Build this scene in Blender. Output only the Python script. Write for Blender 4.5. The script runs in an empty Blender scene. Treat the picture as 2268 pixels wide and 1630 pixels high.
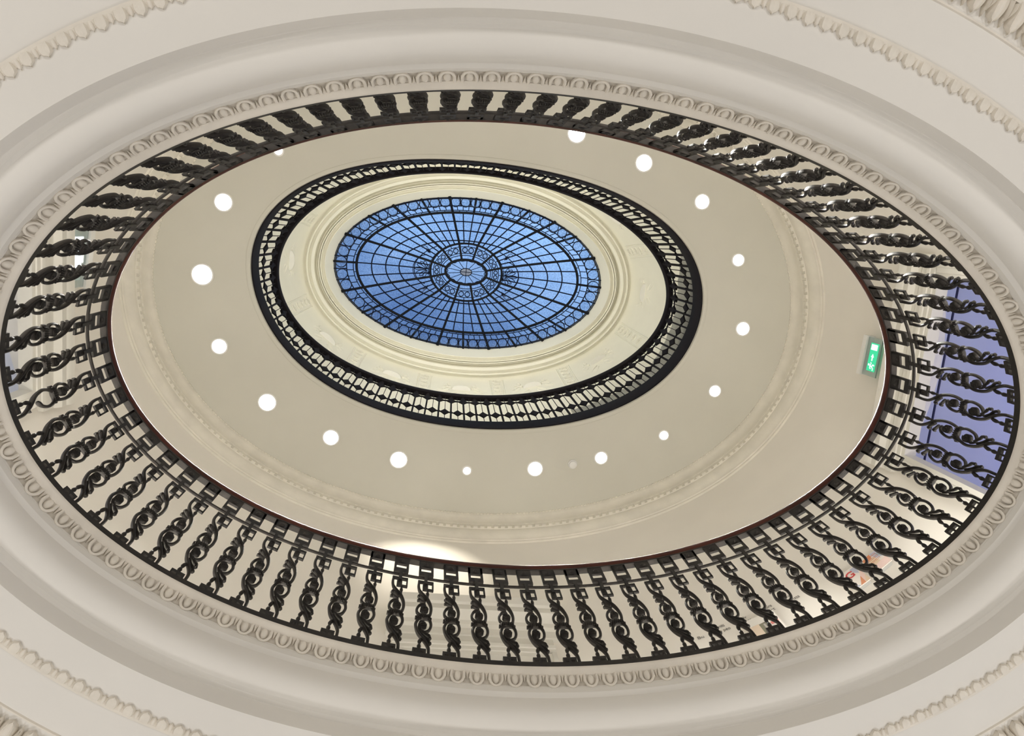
import bpy, bmesh, math, random
from mathutils import Vector, Matrix
random.seed(7)
PI = math.pi; S = 2.9
scn = bpy.context.scene
COL = scn.collection
def Z(u): return u * S + 1.5            # survey level -> height above the ground floor

# ---------------------------------------------------------------- camera
cam = bpy.data.objects.new('camera', bpy.data.cameras.new('camera')); COL.objects.link(cam)
cam.data.sensor_fit = 'HORIZONTAL'; cam.data.sensor_width = 36.0
cam.data.lens = 1724.648 / 2268 * 36.0
cam.data.clip_start = 0.05; cam.data.clip_end = 200
R3 = [[0.9910437, 0.0808883, 0.1062517], [-0.0981989, 0.9806469, 0.1693769], [-0.0904948, -0.1782937, 0.9798071]]
right = Vector((R3[0][0], R3[1][0], R3[2][0])); down = Vector((R3[0][1], R3[1][1], R3[2][1])); fwd = Vector((R3[0][2], R3[1][2], R3[2][2]))
M = Matrix((( right[0], -down[0], -fwd[0], -0.4486097), (right[1], -down[1], -fwd[1], -0.6116430), (right[2], -down[2], -fwd[2], 1.5), (0, 0, 0, 1)))
cam.matrix_world = M
scn.camera = cam

# ---------------------------------------------------------------- sky, exposure
w = bpy.data.worlds.new('dusk_sky'); scn.world = w; w.use_nodes = True
nt = w.node_tree; nt.nodes.clear()
o_ = nt.nodes.new('ShaderNodeOutputWorld'); bg = nt.nodes.new('ShaderNodeBackground')
tc = nt.nodes.new('ShaderNodeTexCoord'); nz = nt.nodes.new('ShaderNodeTexNoise'); cr = nt.nodes.new('ShaderNodeValToRGB')
nz.inputs['Scale'].default_value = 7.0; nz.inputs['Detail'].default_value = 3
cr.color_ramp.elements[0].position = .12; cr.color_ramp.elements[0].color = (.075, .15, .36, 1)
cr.color_ramp.elements[1].position = .72; cr.color_ramp.elements[1].color = (.34, .58, 1.0, 1)
dp = nt.nodes.new('ShaderNodeVectorMath'); dp.operation = 'DOT_PRODUCT'; dp.inputs[1].default_value = (1.1, -2.5, 0)   # clouds thin out towards one side
ad = nt.nodes.new('ShaderNodeMath'); ad.operation = 'ADD'
nt.links.new(tc.outputs['Generated'], nz.inputs['Vector']); nt.links.new(tc.outputs['Generated'], dp.inputs[0])
nt.links.new(nz.outputs['Fac'], ad.inputs[0]); nt.links.new(dp.outputs['Value'], ad.inputs[1]); nt.links.new(ad.outputs[0], cr.inputs['Fac'])
nt.links.new(cr.outputs['Color'], bg.inputs['Color']); nt.links.new(bg.outputs['Background'], o_.inputs['Surface'])
bg.inputs['Strength'].default_value = 1.3
scn.view_settings.view_transform = 'Standard'; scn.view_settings.look = 'None'
scn.view_settings.gamma = 1; scn.view_settings.use_curve_mapping = False
scn.view_settings.exposure = 0.0
scn.cycles.max_bounces = 10; scn.cycles.diffuse_bounces = 6; scn.cycles.transparent_max_bounces = 12
scn.cycles.sample_clamp_indirect = 4.0
scn.cycles.use_denoising = True

# ---------------------------------------------------------------- lights, most of them added and unseen
def light(name, kind, loc, power, color, size=.3, size_y=None, aim=None, spot=None, blend=.5, spread=None):
    L = bpy.data.lights.new(name, kind); L.energy = power; L.color = color
    if kind == 'AREA':
        L.shape = 'DISK' if size_y is None else 'RECTANGLE'; L.size = size
        if size_y: L.size_y = size_y
        if spread: L.spread = spread
    elif kind == 'SPOT':
        L.spot_size = spot; L.spot_blend = blend; L.shadow_soft_size = size
    else: L.shadow_soft_size = size
    o = bpy.data.objects.new(name, L); COL.objects.link(o); o.location = loc
    if aim is not None:
        d = Vector(aim) - Vector(loc); o.rotation_euler = d.to_track_quat('-Z', 'Y').to_euler()
    return o
WARM = (1.0, .90, .74); NEUT = (1.0, .93, .82)
# ground floor room: unseen fill lights added to brighten the ceiling
for k in range(8):
    t = 2 * PI * (k + .5) / 8
    light('ground_ceiling_fill', 'AREA', (4.3 * math.cos(t), 3.5 * math.sin(t), .5), 33, (1.0, .975, .95), .5, aim=(4.1 * math.cos(t), 3.3 * math.sin(t), 5))
light('added_daylight', 'AREA', (4.2, 5.6, 1.7), 22, (.55, .70, 1.0), 1.6, 1.6, aim=(-2, -1.2, 4.2))  # added cool light for the bluish tint on the cove
# unseen point lights in the gallery rooms beyond the openings
light('side_room_light', 'POINT', (5.6, .3, 6.4), 42, (.42, .45, 1.0), .3)
light('side_room_light', 'POINT', (3.9, .2, 4.9), 14, (.50, .48, 1.0), .25)  # added low light that tints the soffit of the opening purple
light('side_room_light', 'POINT', (-5.2, .2, 6.6), 50, (.95, .95, 1.0), .3)
light('side_room_light', 'POINT', (0, 4.2, 6.2), 40, (1.0, .93, .82), .3)
# fill lights added just above the gallery floor, out of sight behind the slab edge
for k, q in enumerate((22, 36, 50, 64, 116, 130, 144, 158, 202, 216, 230, 244, 270, 296, 310, 324, 338)):
    t = math.radians(q); a_, b_ = (.680 + .20) * S, (.3864 + .20) * S
    light('gallery_fill', 'AREA', (a_ * math.cos(t), b_ * math.sin(t), Z(1.0) + .06), 4.5, (1.0, .965, .90), .5, aim=(a_ * 1.04 * math.cos(t), b_ * 1.04 * math.sin(t), 9))
# unseen spot for the bright patch on the wall above the long doorway
light('wall_wash_spot', 'SPOT', (-.32, .95, 8.28), 110, (1.0, .93, .80), .03, aim=(-.35, 2.15, 7.45), spot=math.radians(48), blend=.9)
# unseen fill lights added behind the upper parapet, aimed across at the cove
for a in (0, 34.9, 63.5, 90, 116, 144.6, 180, -144.6, -116, -90, -63.5, -35.1):
    t = math.radians(a)
    light('cove_fill', 'AREA', ((.80 * math.cos(t)) * S, (.52 * math.sin(t)) * S, Z(2.84)), 4.0, (1.0, .955, .82), .25, aim=((-.78 * math.cos(t)) * S, (-.50 * math.sin(t)) * S, Z(3.40)), spread=math.radians(100))

for a in (0, 34.9, 63.5, 90, 116, 144.6, 180, -144.6, -116, -90, -63.5, -35.1):  # unseen lights added near the wall to brighten the shell undersides
    t = math.radians(a)
    light('shell_fill', 'AREA', ((.812 * math.cos(t)) * S, (.537 * math.sin(t)) * S, Z(2.72)), 1.5, (1.0, .955, .84), .12, aim=((.80 * math.cos(t)) * S, (.525 * math.sin(t)) * S, Z(3.4)), spread=math.radians(100))
# ---------------------------------------------------------------- materials
def mat(name, col, rough=.6, metal=0, bump=0, bscale=40, var=.0, vscale=3, spec=.5, coat=0):
    m = bpy.data.materials.new(name); m.use_nodes = True; n = m.node_tree; b = n.nodes['Principled BSDF']
    b.inputs['Base Color'].default_value = (*col, 1); b.inputs['Roughness'].default_value = rough
    b.inputs['Metallic'].default_value = metal; b.inputs['Specular IOR Level'].default_value = spec
    b.inputs['Coat Weight'].default_value = coat
    t = n.nodes.new('ShaderNodeTexCoord')
    if var:
        q = n.nodes.new('ShaderNodeTexNoise'); q.inputs['Scale'].default_value = vscale; q.inputs['Detail'].default_value = 4
        r = n.nodes.new('ShaderNodeValToRGB'); n.links.new(t.outputs['Object'], q.inputs['Vector'])
        r.color_ramp.elements[0].position = .35; r.color_ramp.elements[1].position = .65
        r.color_ramp.elements[0].color = (*[c * (1 - var) for c in col], 1); r.color_ramp.elements[1].color = (*[min(1, c * (1 + var * .6)) for c in col], 1)
        n.links.new(q.outputs['Fac'], r.inputs['Fac']); n.links.new(r.outputs['Color'], b.inputs['Base Color'])
    if bump:
        q = n.nodes.new('ShaderNodeTexNoise'); q.inputs['Scale'].default_value = bscale; q.inputs['Detail'].default_value = 3
        u = n.nodes.new('ShaderNodeBump'); u.inputs['Strength'].default_value = bump; u.inputs['Distance'].default_value = .004
        n.links.new(t.outputs['Object'], q.inputs['Vector']); n.links.new(q.outputs['Fac'], u.inputs['Height']); n.links.new(u.outputs['Normal'], b.inputs['Normal'])
    return m
def emis(name, col, s):
    m = bpy.data.materials.new(name); m.use_nodes = True; n = m.node_tree; n.nodes.clear()
    o = n.nodes.new('ShaderNodeOutputMaterial'); e = n.nodes.new('ShaderNodeEmission'); e.inputs[0].default_value = (*col, 1); e.inputs[1].default_value = s
    n.links.new(e.outputs[0], o.inputs[0]); return m
plaster = mat('white_plaster', (.78, .755, .71), .85, bump=.12, bscale=30, var=.02, vscale=2, spec=.2)
orn = mat('ornament_plaster', (.78, .73, .65), .8, bump=.2, bscale=60, var=.05, vscale=9, spec=.25)
wallp = mat('gallery_paint', (.79, .755, .69), .8, bump=.08, bscale=50, var=.015, spec=.25)
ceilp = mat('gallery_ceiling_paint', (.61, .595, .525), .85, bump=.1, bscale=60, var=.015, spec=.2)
cream = mat('cream_plaster', (.80, .78, .69), .8, bump=.15, bscale=40, var=.02, vscale=4, spec=.2)
greyp = mat('grey_panel', (.34, .335, .30), .7, var=.08, vscale=6)
iron = mat('black_cast_iron', (.021, .018, .016), .6, 0, bump=.15, bscale=140, var=.25, vscale=20, spec=.22)
wood = mat('mahogany', (.055, .014, .009), .58, bump=.05, bscale=80, var=.35, vscale=6, coat=.0, spec=.18)
lead = mat('lead_came', (.006, .009, .022), .7, 0, spec=.15)
steel = mat('painted_steel_rib', (.006, .007, .010), .7, 0, spec=.15)
white_trim = mat('white_metal_trim', (.8, .79, .76), .4)
floorm = mat('pale_stone_floor', (.55, .52, .47), .5, var=.2, vscale=5)
roomp = mat('side_room_paint', (.72, .72, .74), .8)
darkp = mat('dark_line', (.02, .02, .05), .6)
ink = mat('grey_ink', (.16, .15, .14), .7)
def glassmat(name, tint, rough_mix=.55, bscale=55):
    m = bpy.data.materials.new(name); m.use_nodes = True; n = m.node_tree; n.nodes.clear()
    o = n.nodes.new('ShaderNodeOutputMaterial'); tr = n.nodes.new('ShaderNodeBsdfTranslucent'); tp = n.nodes.new('ShaderNodeBsdfTransparent'); gl = n.nodes.new('ShaderNodeBsdfGlossy')
    mx = n.nodes.new('ShaderNodeMixShader'); m2 = n.nodes.new('ShaderNodeMixShader')
    t = n.nodes.new('ShaderNodeTexCoord'); q = n.nodes.new('ShaderNodeTexNoise'); q.inputs['Scale'].default_value = bscale; q.inputs['Detail'].default_value = 2
    r = n.nodes.new('ShaderNodeValToRGB'); r.color_ramp.elements[0].position = .3; r.color_ramp.elements[1].position = .7
    r.color_ramp.elements[0].color = (*[c * .72 for c in tint], 1); r.color_ramp.elements[1].color = (*[min(1, c * 1.1) for c in tint], 1)
    n.links.new(t.outputs['Object'], q.inputs['Vector']); n.links.new(q.outputs['Fac'], r.inputs['Fac'])
    n.links.new(r.outputs['Color'], tr.inputs['Color']); n.links.new(r.outputs['Color'], tp.inputs['Color'])
    gl.inputs['Roughness'].default_value = .25; gl.inputs['Color'].default_value = (1, 1, 1, 1)
    mx.inputs[0].default_value = rough_mix; m2.inputs[0].default_value = .012
    n.links.new(tp.outputs[0], mx.inputs[1]); n.links.new(tr.outputs[0], mx.inputs[2])
    n.links.new(mx.outputs[0], m2.inputs[1]); n.links.new(gl.outputs[0], m2.inputs[2]); n.links.new(m2.outputs[0], o.inputs[0])
    return m
g_field = glassmat('textured_blue_glass', (.90, .95, 1.0), .25)
g_light = glassmat('pale_bevelled_glass', (1.0, 1.0, 1.0), .35, 60)
g_amber = glassmat('amber_glass', (.95, .60, .40), .4)
g_grey = glassmat('smoky_glass', (.62, .72, .70), .4)
g_clear = mat('clear_acrylic', (.75, .85, .85), .05); g_clear.node_tree.nodes['Principled BSDF'].inputs['Transmission Weight'].default_value = .85
lampm = emis('spot_lamp_glow', (1.0, .96, .88), 9)
lamp_dim = emis('small_lamp_glow', (1.0, .95, .84), 5)

# ---------------------------------------------------------------- mesh helpers
class MB:
    def __init__(s): s.v = []; s.f = []; s.m = []
    def add(s, vs, fs, mi=0):
        b = len(s.v); s.v += [tuple(v) for v in vs]; s.f += [tuple(b + i for i in f) for f in fs]; s.m += [mi] * len(fs)
    def box(s, c, h, rot=None, mi=0):
        vs = [Vector((x * h[0], y * h[1], z * h[2])) for x in (-1, 1) for y in (-1, 1) for z in (-1, 1)]
        if rot is not None: vs = [rot @ v for v in vs]
        vs = [v + Vector(c) for v in vs]
        s.add(vs, [(0, 1, 3, 2), (4, 6, 7, 5), (0, 4, 5, 1), (2, 3, 7, 6), (0, 2, 6, 4), (1, 5, 7, 3)], mi)
    def tube(s, pts, rad, n=6, closed=False, up=None, flat=1.0, caps=True, mi=0):
        P = [Vector(p) for p in pts]; N = len(P)
        if not hasattr(rad, '__len__'): rad = [rad] * N
        rings = []
        for i, p in enumerate(P):
            a = P[(i - 1) % N] if (closed or i > 0) else P[i]; b = P[(i + 1) % N] if (closed or i < N - 1) else P[i]
            d = (b - a).normalized(); u = Vector(up) if up is not None else Vector((0, 0, 1))
            if abs(d.dot(u)) > .97: u = Vector((1, 0, 0))
            e1 = d.cross(u).normalized(); e2 = e1.cross(d).normalized()
            rings.append([p + e1 * math.cos(2 * PI * k / n) * rad[i] + e2 * math.sin(2 * PI * k / n) * rad[i] * flat for k in range(n)])
        vs = [v for r in rings for v in r]; fs = []
        for i in range(N if closed else N - 1):
            j = (i + 1) % N
            for k in range(n): fs.append((i * n + k, i * n + (k + 1) % n, j * n + (k + 1) % n, j * n + k))
        if caps and not closed: fs += [tuple(range(n))[::-1], tuple((N - 1) * n + k for k in range(n))]
        s.add(vs, fs, mi)
    def build(s, name, mats, parent=None, smooth=True, angle=40):
        me = bpy.data.meshes.new(name); me.from_pydata(s.v, [], s.f)
        for m in (mats if isinstance(mats, (list, tuple)) else [mats]): me.materials.append(m)
        me.polygons.foreach_set('material_index', s.m)
        me.polygons.foreach_set('use_smooth', [smooth] * len(s.f)); me.update()
        if smooth: me.set_sharp_from_angle(angle=math.radians(angle))
        o = bpy.data.objects.new(name, me); COL.objects.link(o)
        if parent: o.parent = parent
        return o
def struct(o): o['kind'] = 'structure'; return o
def tag(o, label, cat, group=None):
    o['label'] = label; o['category'] = cat
    if group: o['group'] = group
    return o
def empty(name, loc=(0, 0, 0), rot=None):
    o = bpy.data.objects.new(name, None); COL.objects.link(o)
    if rot is not None:
        m = rot.to_4x4(); m.translation = Vector(loc); o.matrix_world = m
    else: o.location = loc
    return o
def smoothpath(P, sub=4):                # Catmull-Rom through rows of any length
    out = []; n = len(P)
    for i in range(n - 1):
        a, b, c, d = P[max(i - 1, 0)], P[i], P[i + 1], P[min(i + 2, n - 1)]
        for k in range(sub):
            t = k / sub
            out.append(tuple(.5 * (2 * b[j] + (c[j] - a[j]) * t + (2 * a[j] - 5 * b[j] + 4 * c[j] - d[j]) * t * t + (3 * b[j] - a[j] - 3 * c[j] + d[j]) * t ** 3) for j in range(len(b))))
    out.append(tuple(P[-1])); return out

# ---------------------------------------------------------------- plan curves (metres, well centre at the origin)
A_, B_ = .680 * S, .3864 * S
def oval(t, off=0.0):                    # off in metres, outward normal
    nx, ny = math.cos(t) / A_, math.sin(t) / B_; n = math.hypot(nx, ny)
    return Vector((A_ * math.cos(t) + off * nx / n, B_ * math.sin(t) + off * ny / n, 0)), Vector((nx / n, ny / n, 0))
def harm(a, b, c):
    def fn(t, off=0.0):
        def P(t):
            r = 1 + c[0]
            for k in range(1, (len(c) - 1) // 2 + 1): r += c[2 * k - 1] * math.cos(k * t) + c[2 * k] * math.sin(k * t)
            return Vector((a * S * r * math.cos(t), b * S * r * math.sin(t), 0))
        p = P(t); d = P(t + 1e-3) - P(t - 1e-3); n = Vector((d.y, -d.x, 0)).normalized()
        return p + n * off, n
    return fn
KERB = harm(0.7044, 0.4157, [-0.0037, -0.0081, -0.0241, 0.0002, 0.0074, 0.0009, -0.0198, -0.0135, 0.0022])
RAIL2 = harm(0.6936, 0.3939, [-0.0033, -0.0134, -0.025, 0.0028, -0.0016, 0.0058, -0.0047, -0.0021, -0.002])
def ellipse(a, b, cx=0, cy=0):
    def fn(t, off=0.0):
        nx, ny = math.cos(t) / a, math.sin(t) / b; n = math.hypot(nx, ny)
        return Vector((cx + a * math.cos(t) + off * nx / n, cy + b * math.sin(t) + off * ny / n, 0)), Vector((nx / n, ny / n, 0))
    return fn
class Arc:                               # arc-length lookup on a plan curve
    def __init__(s, fn, off=0, N=1440):
        s.fn = fn; s.off = off; s.t = [2 * PI * i / N for i in range(N + 1)]; s.s = [0.0]
        p0 = fn(0, off)[0]
        for t in s.t[1:]:
            p = fn(t, off)[0]; s.s.append(s.s[-1] + (p - p0).length); p0 = p
        s.L = s.s[-1]
    def at(s, d):
        d %= s.L; lo, hi = 0, len(s.s) - 1
        while hi - lo > 1:
            m = (lo + hi) // 2
            if s.s[m] <= d: lo = m
            else: hi = m
        return s.t[lo] + (s.t[hi] - s.t[lo]) * (d - s.s[lo]) / (s.s[hi] - s.s[lo])
def sweep(mb, fn, prof, t0=0, t1=2 * PI, N=288, closed_prof=False, caps=False, mi=0):
    full = abs(t1 - t0 - 2 * PI) < 1e-6; rows = []
    n = N if full else N + 1
    for i in range(n):
        t = t0 + (t1 - t0) * i / N
        rows.append([fn(t, o)[0] + Vector((0, 0, z)) for o, z in prof])
    m = len(prof); vs = [v for r in rows for v in r]; fs = []
    for i in range(N):
        j = (i + 1) % n
        for k in range(m if closed_prof else m - 1):
            l = (k + 1) % m
            fs.append((i * m + k, i * m + l, j * m + l, j * m + k))
    if caps and not full: fs += [tuple(range(m)), tuple(N * m + k for k in range(m))[::-1]]
    mb.add(vs, fs, mi)
def arcprof(o0, z0, o1, z1, bulge, n=6): # a curved piece of profile between two points
    out = []
    dx, dz = o1 - o0, z1 - z0; L = math.hypot(dx, dz); px, pz = -dz / L, dx / L
    for i in range(n + 1):
        f = i / n; b = bulge * 4 * f * (1 - f); out.append((o0 + dx * f + px * b, z0 + dz * f + pz * b))
    return out

# ================================================================ THE SETTING
# ---- ground floor room (out of view, closes the space)
def boxroom(x0, x1, y0, y1, z0, z1, names, m, skip=()):
    W = .15
    parts = {'floor': ((x0 + x1) / 2, (y0 + y1) / 2, z0 - W / 2, (x1 - x0) / 2 + W, (y1 - y0) / 2 + W, W / 2), 'ceiling': ((x0 + x1) / 2, (y0 + y1) / 2, z1 + W / 2, (x1 - x0) / 2 + W, (y1 - y0) / 2 + W, W / 2),
             'left': (x0 - W / 2, (y0 + y1) / 2, (z0 + z1) / 2, W / 2, (y1 - y0) / 2, (z1 - z0) / 2), 'right': (x1 + W / 2, (y0 + y1) / 2, (z0 + z1) / 2, W / 2, (y1 - y0) / 2, (z1 - z0) / 2),
             'front': ((x0 + x1) / 2, y0 - W / 2, (z0 + z1) / 2, (x1 - x0) / 2, W / 2, (z1 - z0) / 2), 'back': ((x0 + x1) / 2, y1 + W / 2, (z0 + z1) / 2, (x1 - x0) / 2, W / 2, (z1 - z0) / 2)}
    for k, v in parts.items():
        if k in skip: continue
        b = MB(); b.box(v[:3], v[3:]); nm = k if k in ('floor', 'ceiling') else 'wall_' + k
        struct(b.build(nm, floorm if k == 'floor' else m, smooth=False))
CZ = Z(.897)                              # ground floor ceiling plane
boxroom(-6.6, 6.6, -6.2, 6.2, 0, CZ, None, plaster, skip=('ceiling',))

# ---- ground floor ceiling: flat field out to the walls, with the oval cut out
G2o, G3o, G4o = .067 * S, .107 * S, .1914 * S
mb = MB(); N = 288
inner = [oval(2 * PI * i / N, G2o)[0] + Vector((0, 0, CZ)) for i in range(N)]
outer = []
for p in inner:
    k = min(6.7 / abs(p.x) if abs(p.x) > 1e-6 else 1e9, 6.3 / abs(p.y) if abs(p.y) > 1e-6 else 1e9); outer.append(Vector((p.x * k, p.y * k, CZ)))
mid = [oval(2 * PI * i / N, .30 * S)[0] + Vector((0, 0, CZ)) for i in range(N)]
vs = inner + mid + outer; fs = []
for i in range(N):
    j = (i + 1) % N; fs += [(i, j, N + j, N + i), (N + i, N + j, 2 * N + j, 2 * N + i)]
mb.add(vs, fs); struct(mb.build('ceiling', plaster))

# ---- the moulded reveal round the well: band, cove, fillet, groove
mb = MB()
sweep(mb, oval, [(.067 * S, CZ), (.0655 * S, CZ + .012), (.0635 * S, Z(.9205)), (.0628 * S, Z(.9215)), (.0575 * S, Z(.9235)), (.0555 * S, Z(.927))]
      + arcprof(.0540 * S, Z(.928), .0230 * S, Z(.9600), .032, 10) + [(.0228 * S, Z(.9603)), (.0215 * S, Z(.9625)), (.0180 * S, Z(.9655)), (.0170 * S, Z(.9740)), (.0168 * S, Z(.978))], N=288)
struct(mb.build('trim_1', plaster, angle=28))

# ---- egg and dart band (pattern of one continuous moulding)
def frame(fn, t, o, z):
    p, n = fn(t, o); p = p + Vector((0, 0, z)); return p, n, Vector((n.y, -n.x, 0))      # position, outward, right hand seen from inside
mb = MB()
E0 = (.0083 * S, Z(.992)); E1 = (.0172 * S, Z(.9765))
sweep(mb, oval, [(.0200 * S, Z(.967)), (.0198 * S, Z(.9790)), (.0135 * S, Z(.9885)), (.0085 * S, Z(.9925))], N=288)          # recessed ground
sweep(mb, oval, [(.0083 * S, Z(.9935)), (.0083 * S, Z(.9915)), (.0020 * S, Z(.9955)), (0, Z(.9975)), (-.0003 * S, Z(1.0)), (.03 * S, Z(1.0))], N=288)  # plain lip under the iron
sweep(mb, oval, arcprof(.0168 * S, Z(.9745), .0195 * S, Z(.9735), .002, 3) + [(.0205 * S, Z(.977))], N=288)
arc = Arc(oval, .0125 * S); NE = 130
dvec = Vector((E1[0] - E0[0], E1[1] - E0[1])); dl = dvec.length; dvec.normalize()
for k in range(NE):
    t = arc.at(arc.L * (k + .5) / NE); pit = arc.L / NE
    c, n, rt = frame(oval, t, (E0[0] + E1[0]) / 2, (E0[1] + E1[1]) / 2)
    ax = n * dvec.x + Vector((0, 0, 1)) * dvec.y                       # from the lip outward and down
    out = ax.cross(rt); out = out if out.z < 0 else -out                # towards the room
    jit = 1 + random.uniform(-.06, .06)
    # egg: half ellipsoid, open to the lip
    rows, cols = 5, 12; vs = []; fs = []
    for i in range(rows + 1):
        a = i / rows * PI / 2
        for j in range(cols):
            q = 2 * PI * j / cols
            vs.append(c - ax * dl * .12 + rt * math.cos(q) * math.sin(a) * pit * .185 * jit + ax * math.sin(q) * math.sin(a) * dl * .46 + out * (math.cos(a) * .011 - .004))
    for i in range(rows):
        for j in range(cols): fs.append((i * cols + j, i * cols + (j + 1) % cols, (i + 1) * cols + (j + 1) % cols, (i + 1) * cols + j))
    mb.add(vs, fs)
    # shell: U-shaped rib round the egg
    U = []
    for j in range(15):
        q = -PI * .08 + PI * 1.16 * j / 14
        U.append(c - ax * dl * .16 + rt * math.cos(q) * pit * .335 + ax * (math.sin(q) * dl * .66) + out * .003)
    U = [c - ax * dl * .5 + rt * pit * .33 + out * .002] + U + [c - ax * dl * .5 - rt * pit * .33 + out * .002]
    mb.tube(U, [.0062 * jit] * len(U), 5, up=out, flat=1.0)
    # dart between this shell and the next
    t2 = arc.at(arc.L * (k + 1.0) / NE); c2, n2, rt2 = frame(oval, t2, (E0[0] + E1[0]) / 2, (E0[1] + E1[1]) / 2)
    ax2 = n2 * dvec.x + Vector((0, 0, 1)) * dvec.y
    mb.add([c2 - ax2 * dl * .5 - rt2 * .0075 + out * .001, c2 - ax2 * dl * .5 + rt2 * .0075 + out * .001, c2 + ax2 * dl * .18 + out * .0, c2 - ax2 * dl * .2 + out * .008], [(0, 1, 3), (1, 2, 3), (2, 0, 3)])
    mb.tube([c2 - ax2 * dl * .45 - rt2 * .010, c2 + ax2 * dl * .05 - rt2 * .009], [.0028, .002], 4, up=out)
    mb.tube([c2 - ax2 * dl * .45 + rt2 * .010, c2 + ax2 * dl * .05 + rt2 * .009], [.0028, .002], 4, up=out)
struct(mb.build('trim_2', orn, angle=50))

# ---- leaf bands on the flat ceiling
def lobe(mb, c, rt, ax, out, w, L, h, tip=1.0, ridges=3, nu=7, nv=6):
    vs = []; fs = []
    for i in range(nv + 1):
        v = i / nv                                    # 0 at the root, 1 at the tip
        wid = w * (math.sqrt(max(0, 1 - max(0, (v - .45) / .55) ** 2)) if v > .45 else .86 + .14 * v / .45)
        for j in range(nu + 1):
            u = j / nu * 2 - 1
            prof = (1 - abs(u) ** 4) ** .5 if abs(u) < 1 else 0
            hh = h * prof * (.55 + .45 * math.sin(PI * min(1, v * 1.05))) * (1 + .22 * math.cos(u * PI * ridges))
            vs.append(c + rt * wid * u + ax * L * v * (1 - .10 * u * u * tip) + out * hh)
    m = nu + 1
    for i in range(nv):
        for j in range(nu): fs.append((i * m + j, i * m + j + 1, (i + 1) * m + j + 1, (i + 1) * m + j))
    b = len(vs)                                        # skirt so that the rim has depth
    rim = [i * m for i in range(nv)] + [nv * m + j for j in range(m)] + [i * m + nu for i in range(nv - 1, -1, -1)]
    vs2 = [vs[i] - out * .014 for i in rim]
    fs += [(rim[i], rim[i + 1], b + i + 1, b + i) for i in range(len(rim) - 1)]
    mb.add(vs + vs2, fs)
dn = Vector((0, 0, -1))
mb = MB(); arc = Arc(oval, .115 * S); NL = 192; pit = arc.L / NL
sweep(mb, oval, [(.1245 * S, CZ + .002), (.1255 * S, CZ - .008), (.1215 * S, CZ - .010), (.1200 * S, CZ - .006), (.1140 * S, CZ - .004), (.1140 * S, CZ + .002)], N=288)
for k in range(NL):
    for half in (0, 1):
        t = arc.at(arc.L * (k + .5 * half) / NL); c, n, rt = frame(oval, t, .1225 * S, CZ - .003)
        if half == 0: lobe(mb, c, rt, -n, dn, pit * .355, .0155 * S * random.uniform(.95, 1.04), .013)
        else: lobe(mb, c, rt, -n, dn, pit * .155, .0125 * S * random.uniform(.93, 1.05), .008, ridges=1, nu=4)
struct(mb.build('trim_3', orn, angle=50))
mb = MB(); arc = Arc(oval, .205 * S); NL = 178; pit = arc.L / NL
sweep(mb, oval, [(.1855 * S, CZ + .001), (.1865 * S, CZ - .007), (.1885 * S, CZ - .007), (.1895 * S, CZ + .001)], N=288)
sweep(mb, oval, [(.1900 * S, CZ + .004), (.1915 * S, CZ + .012), (.2250 * S, CZ + .012)], N=288)
sweep(mb, oval, [(.225 * S, CZ + .01), (.226 * S, CZ - .02), (.236 * S, CZ - .02), (.240 * S, CZ + .01)], N=288)
for k in range(NL):
    for half in (0, 1):
        t = arc.at(arc.L * (k + .5 * half) / NL); c, n, rt = frame(oval, t, .229 * S, CZ - .004)
        if half == 0:
            lobe(mb, c, rt, -n, dn, pit * .40,   .0375 * S, .030, ridges=4, nu=9, nv=8)
            for q in (-.62, .62): lobe(mb, c + rt * pit * q * .5 - n * .012, (rt - n * .25 * q).normalized(), (-n + rt * q * .35).normalized(), dn, pit * .13, .026 * S, .034, ridges=1, nu=4)
        else: lobe(mb, c, rt, -n, dn, pit * .15,   .035 * S, .020, ridges=1, nu=4)
struct(mb.build('trim_4', orn, angle=50))

# ---- gallery: slab, wall with openings, cornice, ceiling
FL = Z(1.0)                                              # gallery floor
mb = MB(); sweep(mb, oval, [(.0, FL), (.35 * S + .1, FL)], N=288); struct(mb.build('floor', mat('pale_gallery_floor', (.74, .71, .66), .6)))
WO = .35 * S; WT = Z(2.30)
def wallpt(t, z, o=0.0): return oval(t, WO + o)[0] + Vector((0, 0, z))
OP = [(0.0, .64, Z(1.75)), (PI, .64, Z(1.75)), (PI / 2, .48, Z(1.75))]   # centre angle, half width, head height
def in_open(t):
    for tc_, hw, zh in OP:
        p = oval(t, WO)[0]; c = oval(tc_, WO)[0]
        if (p - c).length < hw and p.dot(c) > 0: return zh
    return None
mb = MB(); N = 360; vs = []; fs = []
zs = [FL, Z(1.5), Z(1.75), WT]
for i in range(N):
    t = 2 * PI * i / N; vs += [wallpt(t, z) for z in zs]
for i in range(N):
    j = (i + 1) % N; zh = in_open(2 * PI * (i + .5) / N)
    for k in range(3):
        if zh is None or zs[k] >= zh - 1e-6: fs.append((i * 4 + k, j * 4 + k, j * 4 + k + 1, i * 4 + k + 1))
mb.add(vs, fs)
mb2 = MB()                                                # outer skin so that the wall is not paper thin
vs = []
for i in range(N):
    t = 2 * PI * i / N; vs += [wallpt(t, z, .12) for z in zs]
mb.add(vs, fs)
rev = MB()
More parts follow.
